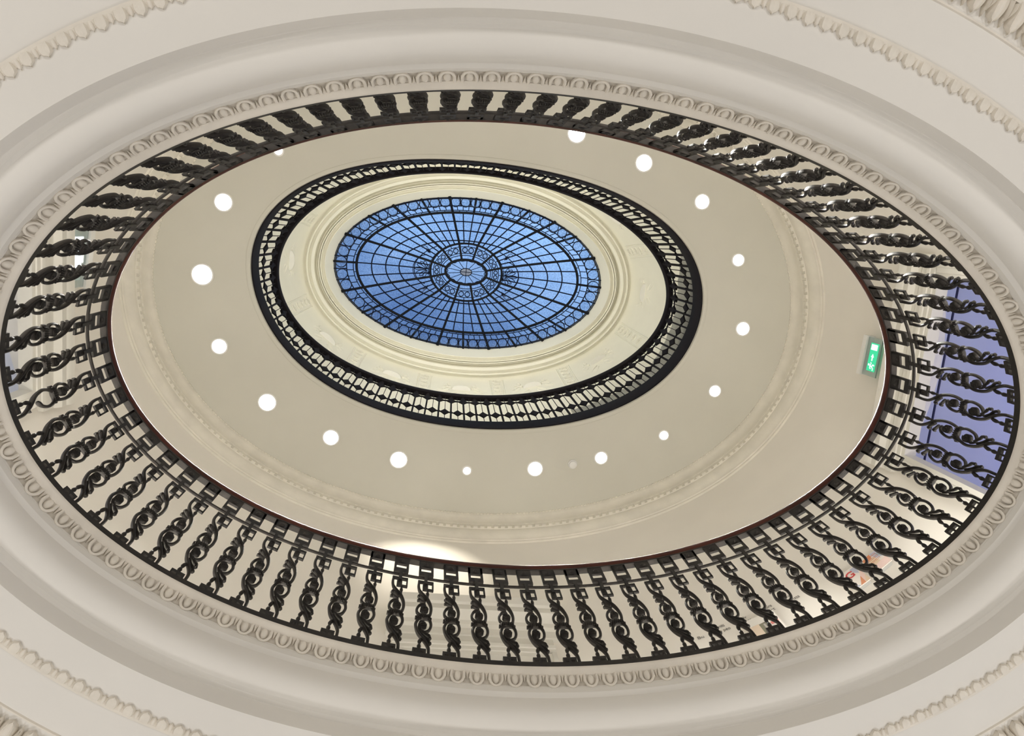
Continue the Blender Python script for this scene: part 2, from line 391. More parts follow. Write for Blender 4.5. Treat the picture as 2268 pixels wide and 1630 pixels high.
for tc_, hw, zh in OP:
    idx = [i for i in range(N) if in_open(2 * PI * (i + .5) / N) is not None and abs((2 * PI * (i + .5) / N - tc_ + PI) % (2 * PI) - PI) < .8]
    for i in idx:
        a, b = 2 * PI * i / N, 2 * PI * (i + 1) / N
        mb.add([wallpt(a, zh), wallpt(b, zh), wallpt(b, zh, .12), wallpt(a, zh, .12)], [(0, 1, 2, 3)])
    lo = [i for i in idx if (i - 1) % N not in idx][0]; hi = [i for i in idx if (i + 1) % N not in idx][0]
    for q in (2 * PI * lo / N, 2 * PI * (hi + 1) / N):
        mb.add([wallpt(q, FL), wallpt(q, zh), wallpt(q, zh, .12), wallpt(q, FL, .12)], [(0, 1, 2, 3)])
struct(mb.build('wall_gallery', wallp))
# cornice with its dentil rows
mb = MB()
sweep(mb, oval, [(.352 * S, Z(2.262)), (.3445 * S, Z(2.264)), (.3440 * S, Z(2.270)), (.3405 * S, Z(2.2715)), (.3395 * S, Z(2.276))] + arcprof(.338 * S, Z(2.28), .3270 * S, Z(2.325), .012, 6)
      + [(.3245 * S, Z(2.326)), (.3215 * S, Z(2.345)), (.3195 * S, Z(2.346))] + arcprof(.319 * S, Z(2.352), .3060 * S, Z(2.394), -.014, 5) + [(.3050 * S, Z(2.4005))], N=240)
arc = Arc(oval, .322 * S); ND = 250
for k in range(ND):
    t = arc.at(arc.L * k / ND); c, n, rt = frame(oval, t, .3225 * S, Z(2.334)); rot = Matrix((rt, n, Vector((0, 0, 1)))).transposed()
    mb.box(c, (arc.L / ND * .30, .011, .024), rot)
arc = Arc(oval, .306 * S)
for k in range(ND * 2):
    t = arc.at(arc.L * k / ND / 2); c, n, rt = frame(oval, t, .3045 * S, Z(2.3985)); rot = Matrix((rt, n, Vector((0, 0, 1)))).transposed()
    mb.box(c, (arc.L / ND * .16, .005, .006), rot)
struct(mb.build('trim_5', mat('cornice_plaster', (.735, .70, .615), .85, bump=.2, bscale=50, var=.06, vscale=7), angle=30))
# gallery ceiling between cornice and upper opening
CL = Z(2.40)
mb = MB(); N = 240; r0 = [KERB(2 * PI * i / N, .012)[0] + Vector((0, 0, CL)) for i in range(N)]
def ray_oval(p, off):                     # point of the offset oval in the same direction
    a = math.atan2(p.y, p.x); best = None
    for i in range(721):
        t = 2 * PI * i / 720; q = oval(t, off)[0]; d = abs((math.atan2(q.y, q.x) - a + PI) % (2 * PI) - PI)
        if best is None or d < best[0]: best = (d, q)
    return best[1]
r1 = [ray_oval(p, .3055 * S) + Vector((0, 0, CL + .0015)) for p in r0]
rm = [(a + b) / 2 + Vector((0, 0, .0)) for a, b in zip(r0, r1)]
vs = r0 + rm + r1; fs = []
for i in range(N):
    j = (i + 1) % N; fs += [(i, j, N + j, N + i), (N + i, N + j, 2 * N + j, 2 * N + i)]
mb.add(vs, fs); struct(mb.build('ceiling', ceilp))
# bead and painted reveal of the upper opening, upper gallery floor
mb = MB(); sweep(mb, KERB, [(.050, CL + .001), (.047, CL - .006), (.022, CL - .010), (.012, CL - .008), (.010, CL + .02)], N=240)
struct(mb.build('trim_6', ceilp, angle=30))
mb = MB(); sweep(mb, KERB, [(.08, Z(2.50)), (.95, Z(2.50))], N=240); struct(mb.build('floor', floorm))

# ---- door surrounds on the gallery wall: architrave, frieze, cornice
def surround(tc_, hw, zh, top, name, m, pj=1.0):
    d = Vector((round(math.cos(tc_)), round(math.sin(tc_)), 0)); tn = Vector((-d.y, d.x, 0))
    t = min((2 * PI * i / 2880 for i in range(2880)), key=lambda q: (abs(oval(q, WO)[0].dot(tn) - (hw + .15)) + (10 if oval(q, WO)[0].dot(d) < 0 else 0)))
    xc = oval(t, WO)[0].dot(d)                                # the flat surround spans the curve as a chord
    f = lambda y, o: (d * (xc + o) + tn * y, d)
    root = MB(); BK = .07
    hh = min(.30, top - zh - .09); sweep(root, f, [(BK, top - hh)] + [(o * (pj if o < -.04 else 1), top - q * hh / .30) for o, q in ((-.030, .30), (-.034, .27), (-.04, .235), (-.060, .215), (-.070, .18), (-.108, .155), (-.13, .14), (-.13, .075), (-.145, .06), (-.155, .03), (-.165, 0))] + [(BK, top)], -hw - .15, hw + .15, 8, closed_prof=True, caps=True)
    sweep(root, f, [(BK, zh), (-.012, zh), (-.016, zh + .030), (-.024, zh + .034), (-.028, zh + .066), (-.036, zh + .070), (-.042, zh + .095), (-.018, zh + .10), (-.018, top - hh + .01), (BK, top - hh + .01)], -hw - .10, hw + .10, 8, closed_prof=True, caps=True)
    for sg in (-1, 1):
        steps = [(0, BK), (0, -.012), (.03, -.016), (.034, -.024), (.066, -.028), (.070, -.036), (.095, -.042), (.10, -.018), (.10, BK)]
        pts = [d * (xc + o) + tn * (sg * (hw + y)) for y, o in steps]; m9 = len(pts)
        root.add([p + Vector((0, 0, z)) for z in (FL, zh + .01) for p in pts], [(k, (k + 1) % m9, m9 + (k + 1) % m9, m9 + k) for k in range(m9)])
    return struct(root.build(name, m, angle=25))
dtrim = mat('door_surround_shaded', (.62, .60, .54), .7, var=.02)  # darkened below the wall colour to stand in for shade on the hoods
surround(PI / 2, .44, Z(1.60), Z(1.775), 'door_1', dtrim)
surround(0.0, .60, Z(1.665), Z(1.778), 'door_2', dtrim, .55)
surround(PI, .60, Z(1.665), Z(1.785), 'door_3', dtrim, .6)

# ---- side rooms seen through the openings
boxroom(3.16, 7.4, -2.6, 2.6, FL - .02, Z(2.05), None, roomp, skip=('left',))
boxroom(-7.4, -3.16, -2.6, 2.6, FL - .02, Z(2.05), None, roomp, skip=('right',))
boxroom(-2.0, 2.0, 2.34, 6.6, FL - .02, Z(2.0), None, wallp, skip=('front',))
mb = MB(); mb.box((3.63, 0, Z(2.05) - .03), (.05, 2.6, .03)); mb.box((4.7, 0, Z(2.05) - .03), (.10, 2.6, .03)); struct(mb.build('trim_7', roomp, smooth=False))
mb = MB(); mb.tube([(3.72, -2.55, Z(2.05) - .014), (3.72, 2.55, Z(2.05) - .014)], .013, 6); tag(mb.build('ceiling_cable', darkp), 'thin dark cable across the bluish ceiling of the right hand side room', 'cable')

# ---- upper storey: grey wall panel on the right, coved drum, skylight ring
GY = [(2.23, -.95), (2.23, -.63), (2.25, -.28), (2.25, .17), (2.16, .49), (2.02, .78), (1.89, .92), (1.77, 1.02), (1.64, 1.09), (1.45, 1.20), (1.2, 1.30)]
gp = smoothpath(GY, 6); mb = MB(); vs = []; fs = []
for i, (x, y) in enumerate(gp):
    n = Vector((x, y * 2, 0)).normalized(); k = .012 if i % 3 == 0 else 0
    for o, z in ((k, Z(2.50)), (k, Z(2.95)), (.05, Z(2.95)), (.05, Z(2.50))): vs.append(Vector((x, y, 0)) - n * (k if o == k else -.05) + Vector((0, 0, z)))
for i in range(len(gp) - 1):
    for k in range(4): fs.append((i * 4 + k, i * 4 + (k + 1) % 4, i * 4 + 4 + (k + 1) % 4, i * 4 + 4 + k))
fs += [(0, 1, 2, 3), tuple(len(gp) * 4 - 4 + k for k in range(4))]
mb.add(vs, fs); struct(mb.build('wall_right', greyp, smooth=False))

SK = ellipse(.622 * S, .347 * S, 0, -.012)                 # rim of the glass
KO = .110 * S
cove_prof = [(KO, Z(3.600)), (KO + .012, Z(3.598)), (KO + .020, Z(3.585)), (KO + .045, Z(3.575))]
cv = [(KO + .045, Z(3.575)), (KO + .085, Z(3.545)), (KO + .130, Z(3.49)), (KO + .175, Z(3.41)), (KO + .22, Z(3.30)), (KO + .26, Z(3.15)), (KO + .285, Z(2.98)), (KO + .30, Z(2.75)), (KO + .30, Z(2.48))]
cvs = smoothpath(cv, 4)
mb = MB(); sweep(mb, SK, cove_prof + cvs, N=288); struct(mb.build('wall_upper', cream, angle=35))
def cove(t, v, lift=0.0):                                   # v = 0 at the ring, 1 at the bottom
    f = v * (len(cvs) - 1); i = min(int(f), len(cvs) - 2); f -= i
    o = cvs[i][0] * (1 - f) + cvs[i + 1][0] * f; z = cvs[i][1] * (1 - f) + cvs[i + 1][1] * f
    d = Vector((cvs[i + 1][0] - cvs[i][0], cvs[i + 1][1] - cvs[i][1])).normalized()
    p, n = SK(t, o); nrm = n * (d.y) + Vector((0, 0, -d.x)); nrm = nrm if nrm.dot(n) < 0 else -nrm
    along = (n * d.x + Vector((0, 0, d.y)))
    return p + Vector((0, 0, z)) + nrm * lift, nrm, along, Vector((n.y, -n.x, 0))
# concentric mouldings round the glass
mb = MB()
sweep(mb, SK, [(-.010, Z(3.668)), (.0, Z(3.664)), (.006, Z(3.655)), (.085, Z(3.602)), (.092, Z(3.592)), (.100, Z(3.592)), (.104, Z(3.602)), (.112, Z(3.606)),
              (.140, Z(3.606)), (.144, Z(3.590)), (.153, Z(3.588)), (.156, Z(3.600)), (.162, Z(3.602)), (.165, Z(3.584)), (.174, Z(3.581)), (.179, Z(3.598)), (.200, Z(3.614)), (.214, Z(3.614)), (.224, Z(3.604)), (.228, Z(3.574)),
              (.254, Z(3.569)), (.262, Z(3.566)), (.266, Z(3.577)), (.300, Z(3.578)), (.304, Z(3.563)), (.318, Z(3.561)), (.322, Z(3.572)), (KO + .03, Z(3.583))], N=288)
struct(mb.build('trim_8', cream, angle=22))
# plaster relief: twelve strips of rosettes, borders, scrolling leaves
ros_t = [18.2, 49.3, 76.6, 103.9, 131, 162.0, -162, -131, -103.9, -76.6, -49.8, -17.8]
shell_t = [0, 34.9, 63.5, 90, 116, 144.6, 180, -144.6, -116, -90, -63.5, -35.1]
mb = MB()
for td in ros_t:
    t = math.radians(td)
    for v in (.135, .205, .275, .345, .415, .485):
        p, nr, al, rt = cove(t, v, .003)
        for rr, th in ((.047, .010), (.030, .0065)):
            mb.tube([p + rt * rr * math.cos(q * PI / 8) + al * rr * math.sin(q * PI / 8) for q in range(16)], th, 4, closed=True, up=nr)
        for q in range(6):
            a = q * PI / 3; mb.tube([p + rt * .006 * math.cos(a) + al * .006 * math.sin(a) + nr * .004, p + rt * .020 * math.cos(a) + al * .020 * math.sin(a) + nr * .003], [.006, .010], 5, up=nr)
    for sg in (-1, 1):
        for e, th in ((.070, .005), (.088, .009)):
            P = []
            for k in range(13):
                p, nr, al, rt = cove(t, .10 + .46 * k / 12, .001); P.append(p + rt * e * sg)
            mb.tube(P, th, 4, up=nr)
struct(mb.build('trim_9', cream, angle=40))
mb = MB()
def scroll(mb, t, v, x0, y0, size, ang, turn, length=1.0, r=.014):
    p, nr, al, rt = cove(t, v, .004); P = []; Rr = []
    base = p + rt * x0 + al * y0; a = ang; step = size * .11 * length; q = base
    for k in range(20):
        P.append(q + nr * .003); Rr.append(r * (1 - .45 * k / 20) + .002)
        q = q + (rt * math.cos(a) + al * math.sin(a)) * step; a += turn * (.06 + .040 * k); step *= .955
    mb.tube(P, Rr, 5, up=nr); mb.add(*ico(P[-1], .011, nr))
def ico(c, r, nr):
    vs = [c + Vector((math.cos(k * PI / 4) * r, math.sin(k * PI / 4) * r, 0)) for k in range(8)] + [c + nr * r * .7]
    u = nr.orthogonal().normalized(); w_ = nr.cross(u)
    vs = [c + u * math.cos(k * PI / 4) * r + w_ * math.sin(k * PI / 4) * r for k in range(8)] + [c + nr * r * .7]
    return vs, [(k, (k + 1) % 8, 8) for k in range(8)]
for td in shell_t:
    t = math.radians(td)
    for sg in (-1, 1):
        for (x0, y0, sz, an, tu, ln) in ((.13, .02, .20, .25, 1, 1.0), (.13, .05, .17, -.5, -1, .9), (.17, .10, .22, .7, -1, 1.0), (.06, .17, .22, .5, 1, 1.1), (.05, .22, .24, 1.1, -1, 1.0), (.20, .16, .17, .1, 1, .8), (.10, .30, .26, .4, -1, 1.0)):
            p, nr, al, rt = cove(t, .28)
            scroll(mb, t, .27, x0 * sg, y0, sz, an if sg > 0 else PI - an, tu * sg, ln)
        for (x, y, a, L) in ((.15, -.03, -.35, .07), (.18, .0, -.1, .075), (.20, .05, .15, .07), (.16, -.06, -.8, .05), (.24, .10, .3, .06)):
            p, nr, al, rt = cove(t, .27, .004); b = p + rt * x * sg + al * y; d = rt * math.cos(a) * sg + al * math.sin(a)
            mb.tube([b, b + d * L * .4 + nr * .006, b + d * L], [.005, .014, .003], 5, up=nr)
struct(mb.build('trim_10', cream, angle=50))

# ================================================================ THE GALLERY BALUSTRADE
UPV = Vector((0, 0, 1))
bal = empty('balustrade', (0, 0, FL))
tag(bal, 'black cast iron balustrade with mahogany handrail round the large oval opening', 'railing')
def child_sweep(name, prof, m, parent, fn=oval, angle=35, N=288, closed=True):
    b = MB(); sweep(b, fn, prof, N=N, closed_prof=closed); o = b.build(name, m, parent, angle=angle); o.matrix_parent_inverse = parent.matrix_world.inverted() if parent else Matrix(); return o
bpy.context.view_layer.update()
BO = .029                                                   # baluster line behind the slab edge
child_sweep('base_rail', [(-.001, FL), (-.001, FL + .034), (.004, FL + .037), (.050, FL + .037), (.052, FL)], iron, bal)
child_sweep('handrail', [(.022, FL + .972), (.017, FL + .982), (.0155, FL + .998), (.017, FL + 1.014), (.024, FL + 1.028), (.038, FL + 1.033), (.052, FL + 1.028), (.058, FL + 1.014), (.059, FL + .998), (.057, FL + .982), (.052, FL + .972)], wood, bal)
child_sweep('top_band', [(.020, FL + .960), (.020, FL + .9735), (.050, FL + .9735), (.050, FL + .960)], iron, bal)
child_sweep('mid_rod', [(BO + .008 * math.cos(k * PI / 4), FL + .776 + .008 * math.sin(k * PI / 4)) for k in range(8)], iron, bal)

def p3d(rows, y=0.0): return [((x, y, z), r) for x, z, r in rows]
def curl(mb, rows, y=0.0, sub=4, n=7, flat=1.35, k=1.0):
    rows = smoothpath(rows, sub); mb.tube([(x, y, z) for x, z, r in rows], [r * k for x, z, r in rows], n, up=(0, 1, 0), flat=flat)
def ridge(mb, rows, sub=4, k=.42):                           # raised fillet along the face of a scroll
    rows = smoothpath(rows, sub); mb.tube([(x, -r * 1.2, z) for x, z, r in rows], [r * k for x, z, r in rows], 5, up=(0, 1, 0))
FOOT = [(-.0117, .085, .0045), (-.0117, .104, .0045), (-.0119, .132, .0092), (-.011, .150, .0049), (-.0102, .170, .0088), (-.0059, .1927, .0062)]
TAIL = [(.0300, .030, .0067), (.0294, .080, .0067), (.0276, .1254, .0073), (.0165, .1654, .0079), (.0018, .1972, .0084), (-.0156, .2297, .0080), (-.0267, .2677, .0076), (-.0314, .3116, .0072), (-.0235, .3516, .0068), (-.0102, .3745, .0063)]
LRING = [(.0150, .378, .0063), (.0261, .3694, .0063), (.0365, .339, .0067), (.0358, .3017, .0067), (.0265, .2677, .0066), (.0087, .251, .0061), (-.0077, .262, .0058), (-.016, .284, .0052)]
LEAFA = [(-.0005, .2629, .0051), (.0174, .2344, .0063), (.0314, .2227, .0067), (.0334, .2065, .0052)]
LEAFB = [(-.007, .2439, .005), (.0123, .2042, .0062), (.0269, .1858, .0069), (.0330, .1654, .0060)]
WAIST = [(-.0345, .372, .0062), (-.0290, .373, .0085), (-.0149, .3822, .0115), (.0024, .3848, .0135), (.0193, .3822, .0115), (.0325, .3715, .0085), (.0375, .370, .0062)]
URING = [(-.0138, .3978, .0058), (-.0282, .4188, .0064), (-.029, .4561, .0064), (-.0182, .4888, .0065), (-.0011, .4998, .0062), (.010, .494, .005)]
SMAIN = [(.0200, .385, .0065), (.0285, .3978, .0069), (.0359, .4453, .0072), (.0338, .4943, .0076), (.0237, .539, .0083), (.0095, .5704, .0083), (-.0077, .6025, .0078), (-.0223, .6381, .0074), (-.0273, .6805, .0069), (-.0258, .7250, .0064)]
LEAFC = [(.009, .5447, .0060), (-.0084, .5722, .0066), (-.0225, .5838, .0067), (-.0262, .572, .005)]
LEAFD = [(.0069, .5165, .006), (-.0099, .5305, .0066), (-.0235, .5418, .0070), (-.0262, .530, .005)]
POST = [(.0178, .648, .0045), (.0178, .632, .0048), (.0178, .6142, .0084), (.0188, .5907, .005), (.0167, .5733, .0072), (.0108, .5504, .0066)]
def bx(mb, x0, x1, z0, z1, d0=-.010, d1=.010): mb.box(((x0 + x1) / 2, (d0 + d1) / 2, (z0 + z1) / 2), ((x1 - x0) / 2, (d1 - d0) / 2, (z1 - z0) / 2))
def disc(mb, cx, cz, r):                                     # rosette: disc with a spiral cord
    n = 16; vs = []
    for y, q in ((.009, .9), (.011, .0), ): pass
    rings = [(.008, 1.0), (-.008, 1.0), (-.011, .85), (-.012, .0)]
    vs = [(cx + r * q * math.cos(2 * PI * k / n), y, cz + r * 1.22 * q * math.sin(2 * PI * k / n)) for y, q in rings[:3] for k in range(n)] + [(cx, -.012, cz), (cx, .010, cz)]
    fs = [(i * n + k, i * n + (k + 1) % n, (i + 1) * n + (k + 1) % n, (i + 1) * n + k) for i in range(2) for k in range(n)]
    fs += [(2 * n + k, 2 * n + (k + 1) % n, 3 * n) for k in range(n)] + [((k + 1) % n, k, 3 * n + 1) for k in range(n)]
    mb.add(vs, fs)
    sp = [(cx + r * (.95 - .85 * k / 30) * math.cos(2.4 * 2 * PI * k / 30 + 1.2), -.0125, cz + r * 1.2 * (.95 - .85 * k / 30) * math.sin(2.4 * 2 * PI * k / 30 + 1.2)) for k in range(31)]
    mb.tube(sp, .0028, 5, up=(0, 1, 0)); mb.tube([(cx, -.010, cz), (cx, -.0175, cz)], [.0045, .002], 6)
def make_body(broken=False):
    m = MB()
    curl(m, FOOT, n=8, flat=1.0)
    bx(m, -.0395, .0180, .086, .106, -.008, .006); bx(m, -.0395, -.032, .034, .086, -.008, .006); bx(m, .0105, .0180, .034, .086, -.008, .006); bx(m, -.0148, -.0070, .034, .086, -.008, .006)
    if not broken:
        curl(m, TAIL); ridge(m, TAIL); curl(m, LRING); ridge(m, LRING)
        curl(m, LEAFA); ridge(m, LEAFA); curl(m, LEAFB); ridge(m, LEAFB)
        m.tube([(.0334, 0, .2065), (.0325, 0, .200)], [.0085, .006], 7, up=(0, 1, 0), flat=1.2); m.tube([(.0335, 0, .166), (.032, 0, .157)], [.0088, .006], 7, up=(0, 1, 0), flat=1.2)
    else:
        curl(m, TAIL); ridge(m, TAIL)
        curl(m, [(.0150, .378, .0063), (.0261, .3694, .0063), (.0375, .339, .0067), (.0362, .3017, .0067), (.0265, .2710, .0070), (.0095, .252, .0085), (.004, .256, .004)])
        curl(m, [(.010, .178, .005), (.022, .172, .005), (.029, .168, .0085)])
    curl(m, URING); ridge(m, URING); curl(m, SMAIN); ridge(m, SMAIN)
    curl(m, LEAFC); ridge(m, LEAFC); curl(m, LEAFD); ridge(m, LEAFD)
    curl(m, POST, n=8, flat=1.0)
    return m
def make_fret():
    m = MB()
    D = (-.006, .004)
    bx(m, -.0320, .0455, .718, .740, *D); bx(m, .0385, .0455, .645, .740, *D); bx(m, -.0075, .0455, .645, .660, *D)
    bx(m, -.0075, .0185, .655, .708, *D); bx(m, -.0010, .0140, .700, .808, -.012, .004); m.tube([(.004, -.006, .684), (.004, -.012, .684)], [.006, .003], 6)
    D = (-.007, .005)
    bx(m, -.0300, .0445, .803, .841, *D); bx(m, -.0300, -.0190, .841, .962, *D); bx(m, .0330, .0445, .841, .962, *D); bx(m, -.0300, .0445, .889, .962, *D)
    m.tube([(.007, -.011, .912), (.007, -.019, .912)], [.016, .006], 8)
    return m
def make_waist():
    m = MB(); curl(m, WAIST, n=9, flat=1.3)
    for q in (-.028, -.019, -.010, 0, .010, .019, .028): m.tube([(q * 1.05 + .002, -.011, .362), (q * .85 + .002, -.0165, .381), (q * 1.0 + .002, -.012, .400 - abs(q) * .35)], .0028, 5, up=(0, 1, 0))
    m.tube([(-.036, 0, .371), (-.030, 0, .371)], [.010, .010], 8, up=(0, 1, 0)); m.tube([(.033, 0, .3695), (.039, 0, .3695)], [.010, .010], 8, up=(0, 1, 0))
    return m
def place(o, fn, t, off, z):
    p, n = fn(t, off); rt = Vector((n.y, -n.x, 0)); m = Matrix((rt, n, UPV)).transposed().to_4x4(); m.translation = p + Vector((0, 0, z)); return m
arcA = Arc(oval, .0135 * S); NB = 79; phase = .033 * S
proto = broken = None
dU = MB(); disc(dU, .0047, .4507, .0195); dL = MB(); disc(dL, -.0009, .3066, .0198)
for k in range(NB):
    t = arcA.at(phase + arcA.L * k / NB); mw = place(None, oval, t, BO, FL)
    if proto is None:
        b = make_body().build('baluster', iron, bal, angle=50)
        kids = [make_fret().build('fret_panel', iron, b, angle=30), make_waist().build('waist_collar', iron, b, angle=50), dU.build('rosette', iron, b, angle=50), dL.build('rosette', iron, b, angle=50)]
        proto = (b, kids); 
    elif k == 37:
        b = make_body(True).build('baluster', iron, bal, angle=50); b['label'] = 'baluster with its lower scroll broken off to an open hook'
        for c in proto[1][:3]:
            c2 = c.copy(); COL.objects.link(c2); c2.parent = b
    else:
        b = proto[0].copy(); COL.objects.link(b); b.parent = bal
        for c in proto[1]:
            c2 = c.copy(); COL.objects.link(c2); c2.parent = b
    b.matrix_parent_inverse = Matrix(); b.matrix_basis = bal.matrix_world.inverted() @ mw

# ================================================================ UPPER PARAPET RAILING
par = empty('parapet_railing', (0, 0, Z(2.41))); bpy.context.view_layer.update()
tag(par, 'black grid railing of four pointed stars standing on a dark kerb round the upper opening', 'railing')
dark = mat('black_painted_iron', (.011, .009, .011), .75, 0, bump=.1, bscale=120, spec=.12)
child_sweep('kerb', [(.0, Z(2.412)), (.0, Z(2.495)), (.006, Z(2.5005)), (.085, Z(2.5005)), (.085, Z(2.412))], dark, par, KERB, N=240)
child_sweep('handrail', [(.010, Z(2.764)), (.0, Z(2.772)), (.0, Z(2.790)), (.014, Z(2.802)), (.050, Z(2.802)), (.062, Z(2.790)), (.062, Z(2.772)), (.052, Z(2.764))], dark, par, RAIL2, N=240)
NP = 84; arcR = Arc(RAIL2, .030); pit = arcR.L / NP; H = Z(2.766) - Z(2.50)
def astroid(m, cx, cz, a, b, d=.006):
    vs = []; n = 16
    for y in (-d, d):
        for k in range(n):
            q = 2 * PI * k / n; c, s_ = math.cos(q), math.sin(q)
            vs.append((cx + a * math.copysign(abs(c) ** 2.2, c), y, cz + b * math.copysign(abs(s_) ** 2.2, s_)))
    m.add(vs, [tuple(range(n)), tuple(range(n, 2 * n))[::-1]] + [(k, n + k, n + (k + 1) % n, (k + 1) % n) for k in range(n)])
m = MB(); w_ = pit / 2; h1 = .088 / .266 * H; h2 = .218 / .266 * H
bx(m, -.0085, .0085, -.01, H, -.009, .009)
bx(m, w_ - .003, w_ + .003, 0, H, -.003, .003)
bx(m, 0, pit, h1 - .004, h1 + .004, -.005, .005); bx(m, 0, pit, h2 - .007, h2 + .007, -.006, .006)
astroid(m, w_, h1, .044, .085, .007); astroid(m, 0, h1, .018, .03); astroid(m, 0, h2, .046, .075, .007); astroid(m, pit, h2, .046, .07, .006)
for sg in (0, 1):                                            # lens shaped openings under the rail
    P = [(sg * pit + (1 - 2 * sg) * x, 0, z) for x, z in ((.0, H - .002), (.010, H - .012), (.016, H - .04), (.016, h2 + .04), (.010, h2 + .014))]
    m.tube(P, .006, 5, up=(0, 1, 0))
pmesh = None
for k in range(NP):
    t = arcR.at(arcR.L * k / NP); top, n = RAIL2(t, .030); top = top + Vector((0, 0, Z(2.766)))
    # matching foot on the kerb
    a = math.atan2(top.y, top.x); best = None
    tb = t
    for i in range(-40, 41):
        q = KERB(t + i * .004, .026)[0]; d = abs((math.atan2(q.y, q.x) - a + PI) % (2 * PI) - PI)
        if best is None or d < best[0]: best = (d, q)
    foot = best[1] + Vector((0, 0, Z(2.50)))
    zz = (top - foot); Lz = zz.length / H; zz.normalize(); rt = Vector((n.y, -n.x, 0)); yy = zz.cross(rt).normalized(); rt = yy.cross(zz)
    mw = Matrix((-rt, -yy, zz * Lz)).transposed().to_4x4(); mw.translation = foot
    if pmesh is None: pmesh = o = m.build('star_panel', dark, par, smooth=False)
    else: o = pmesh.copy(); COL.objects.link(o); o.parent = par
    o.matrix_basis = par.matrix_world.inverted() @ mw

# ================================================================ STAINED GLASS SKYLIGHT
sky = struct(empty('window_1', (0, 0, Z(3.655)))); bpy.context.view_layer.update()
sky['label'] = 'oval stained glass skylight with blue panes, dark ribs and a ring of roundels'
TA = [0, 15, 30, 45, 60, 75, 90]; TO = [0.6, 22, 39.5, 53.1, 66.4, 78.7, 90]
def outer_ang(d):
    d %= 360; q = int(d // 90); r = d - 90 * q; r2 = r if q % 2 == 0 else 90 - r
    for i in range(6):
        if r2 <= TA[i + 1] + 1e-9: v = TO[i] + (TO[i + 1] - TO[i]) * (r2 - TA[i]) / 15; break
    return 90 * q + v if q % 2 == 0 else 90 * (q + 1) - v
ROWS = [(0, 0, 3.870, 0), (.028, .018, 3.869, 0), (.101, .060, 3.863, 0), (.175, .140, 3.850, 0), (.329, .152, 3.826, .344), (.393, .199, 3.802, .488), (.459, .2415, 3.772, .635), (.526, .282, 3.728, .785), (.5405, .2915, 3.716, .82), (.569, .311, 3.692, .88), (.616, .343, 3.660, .985), (.624, .349, 3.652, 1)]
def row_pt(i, dd):
    a, b, z, w2 = ROWS[i]; a *= S; b *= S
    cx = -.028 * (1 - w2); cy = -.005 * (1 - w2) - .012 * w2
    if i <= 3:
        t = math.radians(dd); return Vector((-.028 + a * math.cos(t), -.005 + b * math.sin(t), Z(z)))
    t = math.radians(dd); a3, b3 = ROWS[3][0] * S, ROWS[3][1] * S; aG, bG = ROWS[-1][0] * S, ROWS[-1][1] * S; T = math.radians(outer_ang(dd))
    P0 = Vector((-.028 + a3 * math.cos(t), -.005 + b3 * math.sin(t), 0)); P1 = Vector((aG * math.cos(T), -.012 + bG * math.sin(T), 0))
    lo, hi = 0.0, 1.0                                         # straight bars: cut each ring with the line
    for _ in range(24):
        m_ = (lo + hi) / 2; p = P0.lerp(P1, m_)
        if ((p.x - cx) / a) ** 2 + ((p.y - cy) / b) ** 2 < 1: lo = m_
        else: hi = m_
    p = P0.lerp(P1, (lo + hi) / 2); return Vector((p.x, p.y, Z(z)))
_rc = {}
def gp_(lv, d, drop=0.0):                                     # lv: row index (fractional), d: degrees
    i = min(int(lv), len(ROWS) - 2); f = lv - i; dd = round(d % 360, 4)
    for q in (i, i + 1):
        if (q, dd) not in _rc: _rc[(q, dd)] = row_pt(q, dd)
    return _rc[(i, dd)].lerp(_rc[(i + 1, dd)], f) - Vector((0, 0, drop))
# panes
mb = MB(); NT = 240; lv = [0, 1, 2, 3, 3.5, 4, 5, 6, 7, 8, 9, 10, 11]; vs = [gp_(l, 360 * k / NT) for l in lv for k in range(NT)]; fs = []; mi = []
for i in range(len(lv) - 1):
    for k in range(NT):
        f = (i * NT + k, i * NT + (k + 1) % NT, (i + 1) * NT + (k + 1) % NT, (i + 1) * NT + k)
        mb.m.append({0: 2, 1: 1, 9: 1, 8: 1}.get(i, 0)); fs.append(f)
mb.v = [tuple(v) for v in vs]; mb.f = fs
def sk(o): o.parent = sky; o.matrix_parent_inverse = sky.matrix_world.inverted(); return o
sk(mb.build('glazing', [g_field, g_light, g_amber]))
def ring_path(l, n=240, drop=.006): return [gp_(l, 360 * k / n, drop) for k in range(n)]
for l, r in ((2, .019), (3, .015), (7, .018)):
    mb = MB(); mb.tube(ring_path(l, drop=.012), r, 6, closed=True); sk(mb.build('ring_bar', steel))
mb = MB()
for l, r in ((4, .0088), (5, .0088), (6, .0088), (8, .006), (9, .0075), (10, .0065), (10.6, .0055), (2.27, .0055), (2.40, .0055), (2.80, .0055), (1, .006), (3.06, .004)): mb.tube(ring_path(l), r, 4, closed=True)
for sgn in (0, 180):                                          # partial ring beside the end palmettes
    mb.tube([gp_(3.52, sgn + q, .006) for q in range(-44, 45, 3)], .006, 4)
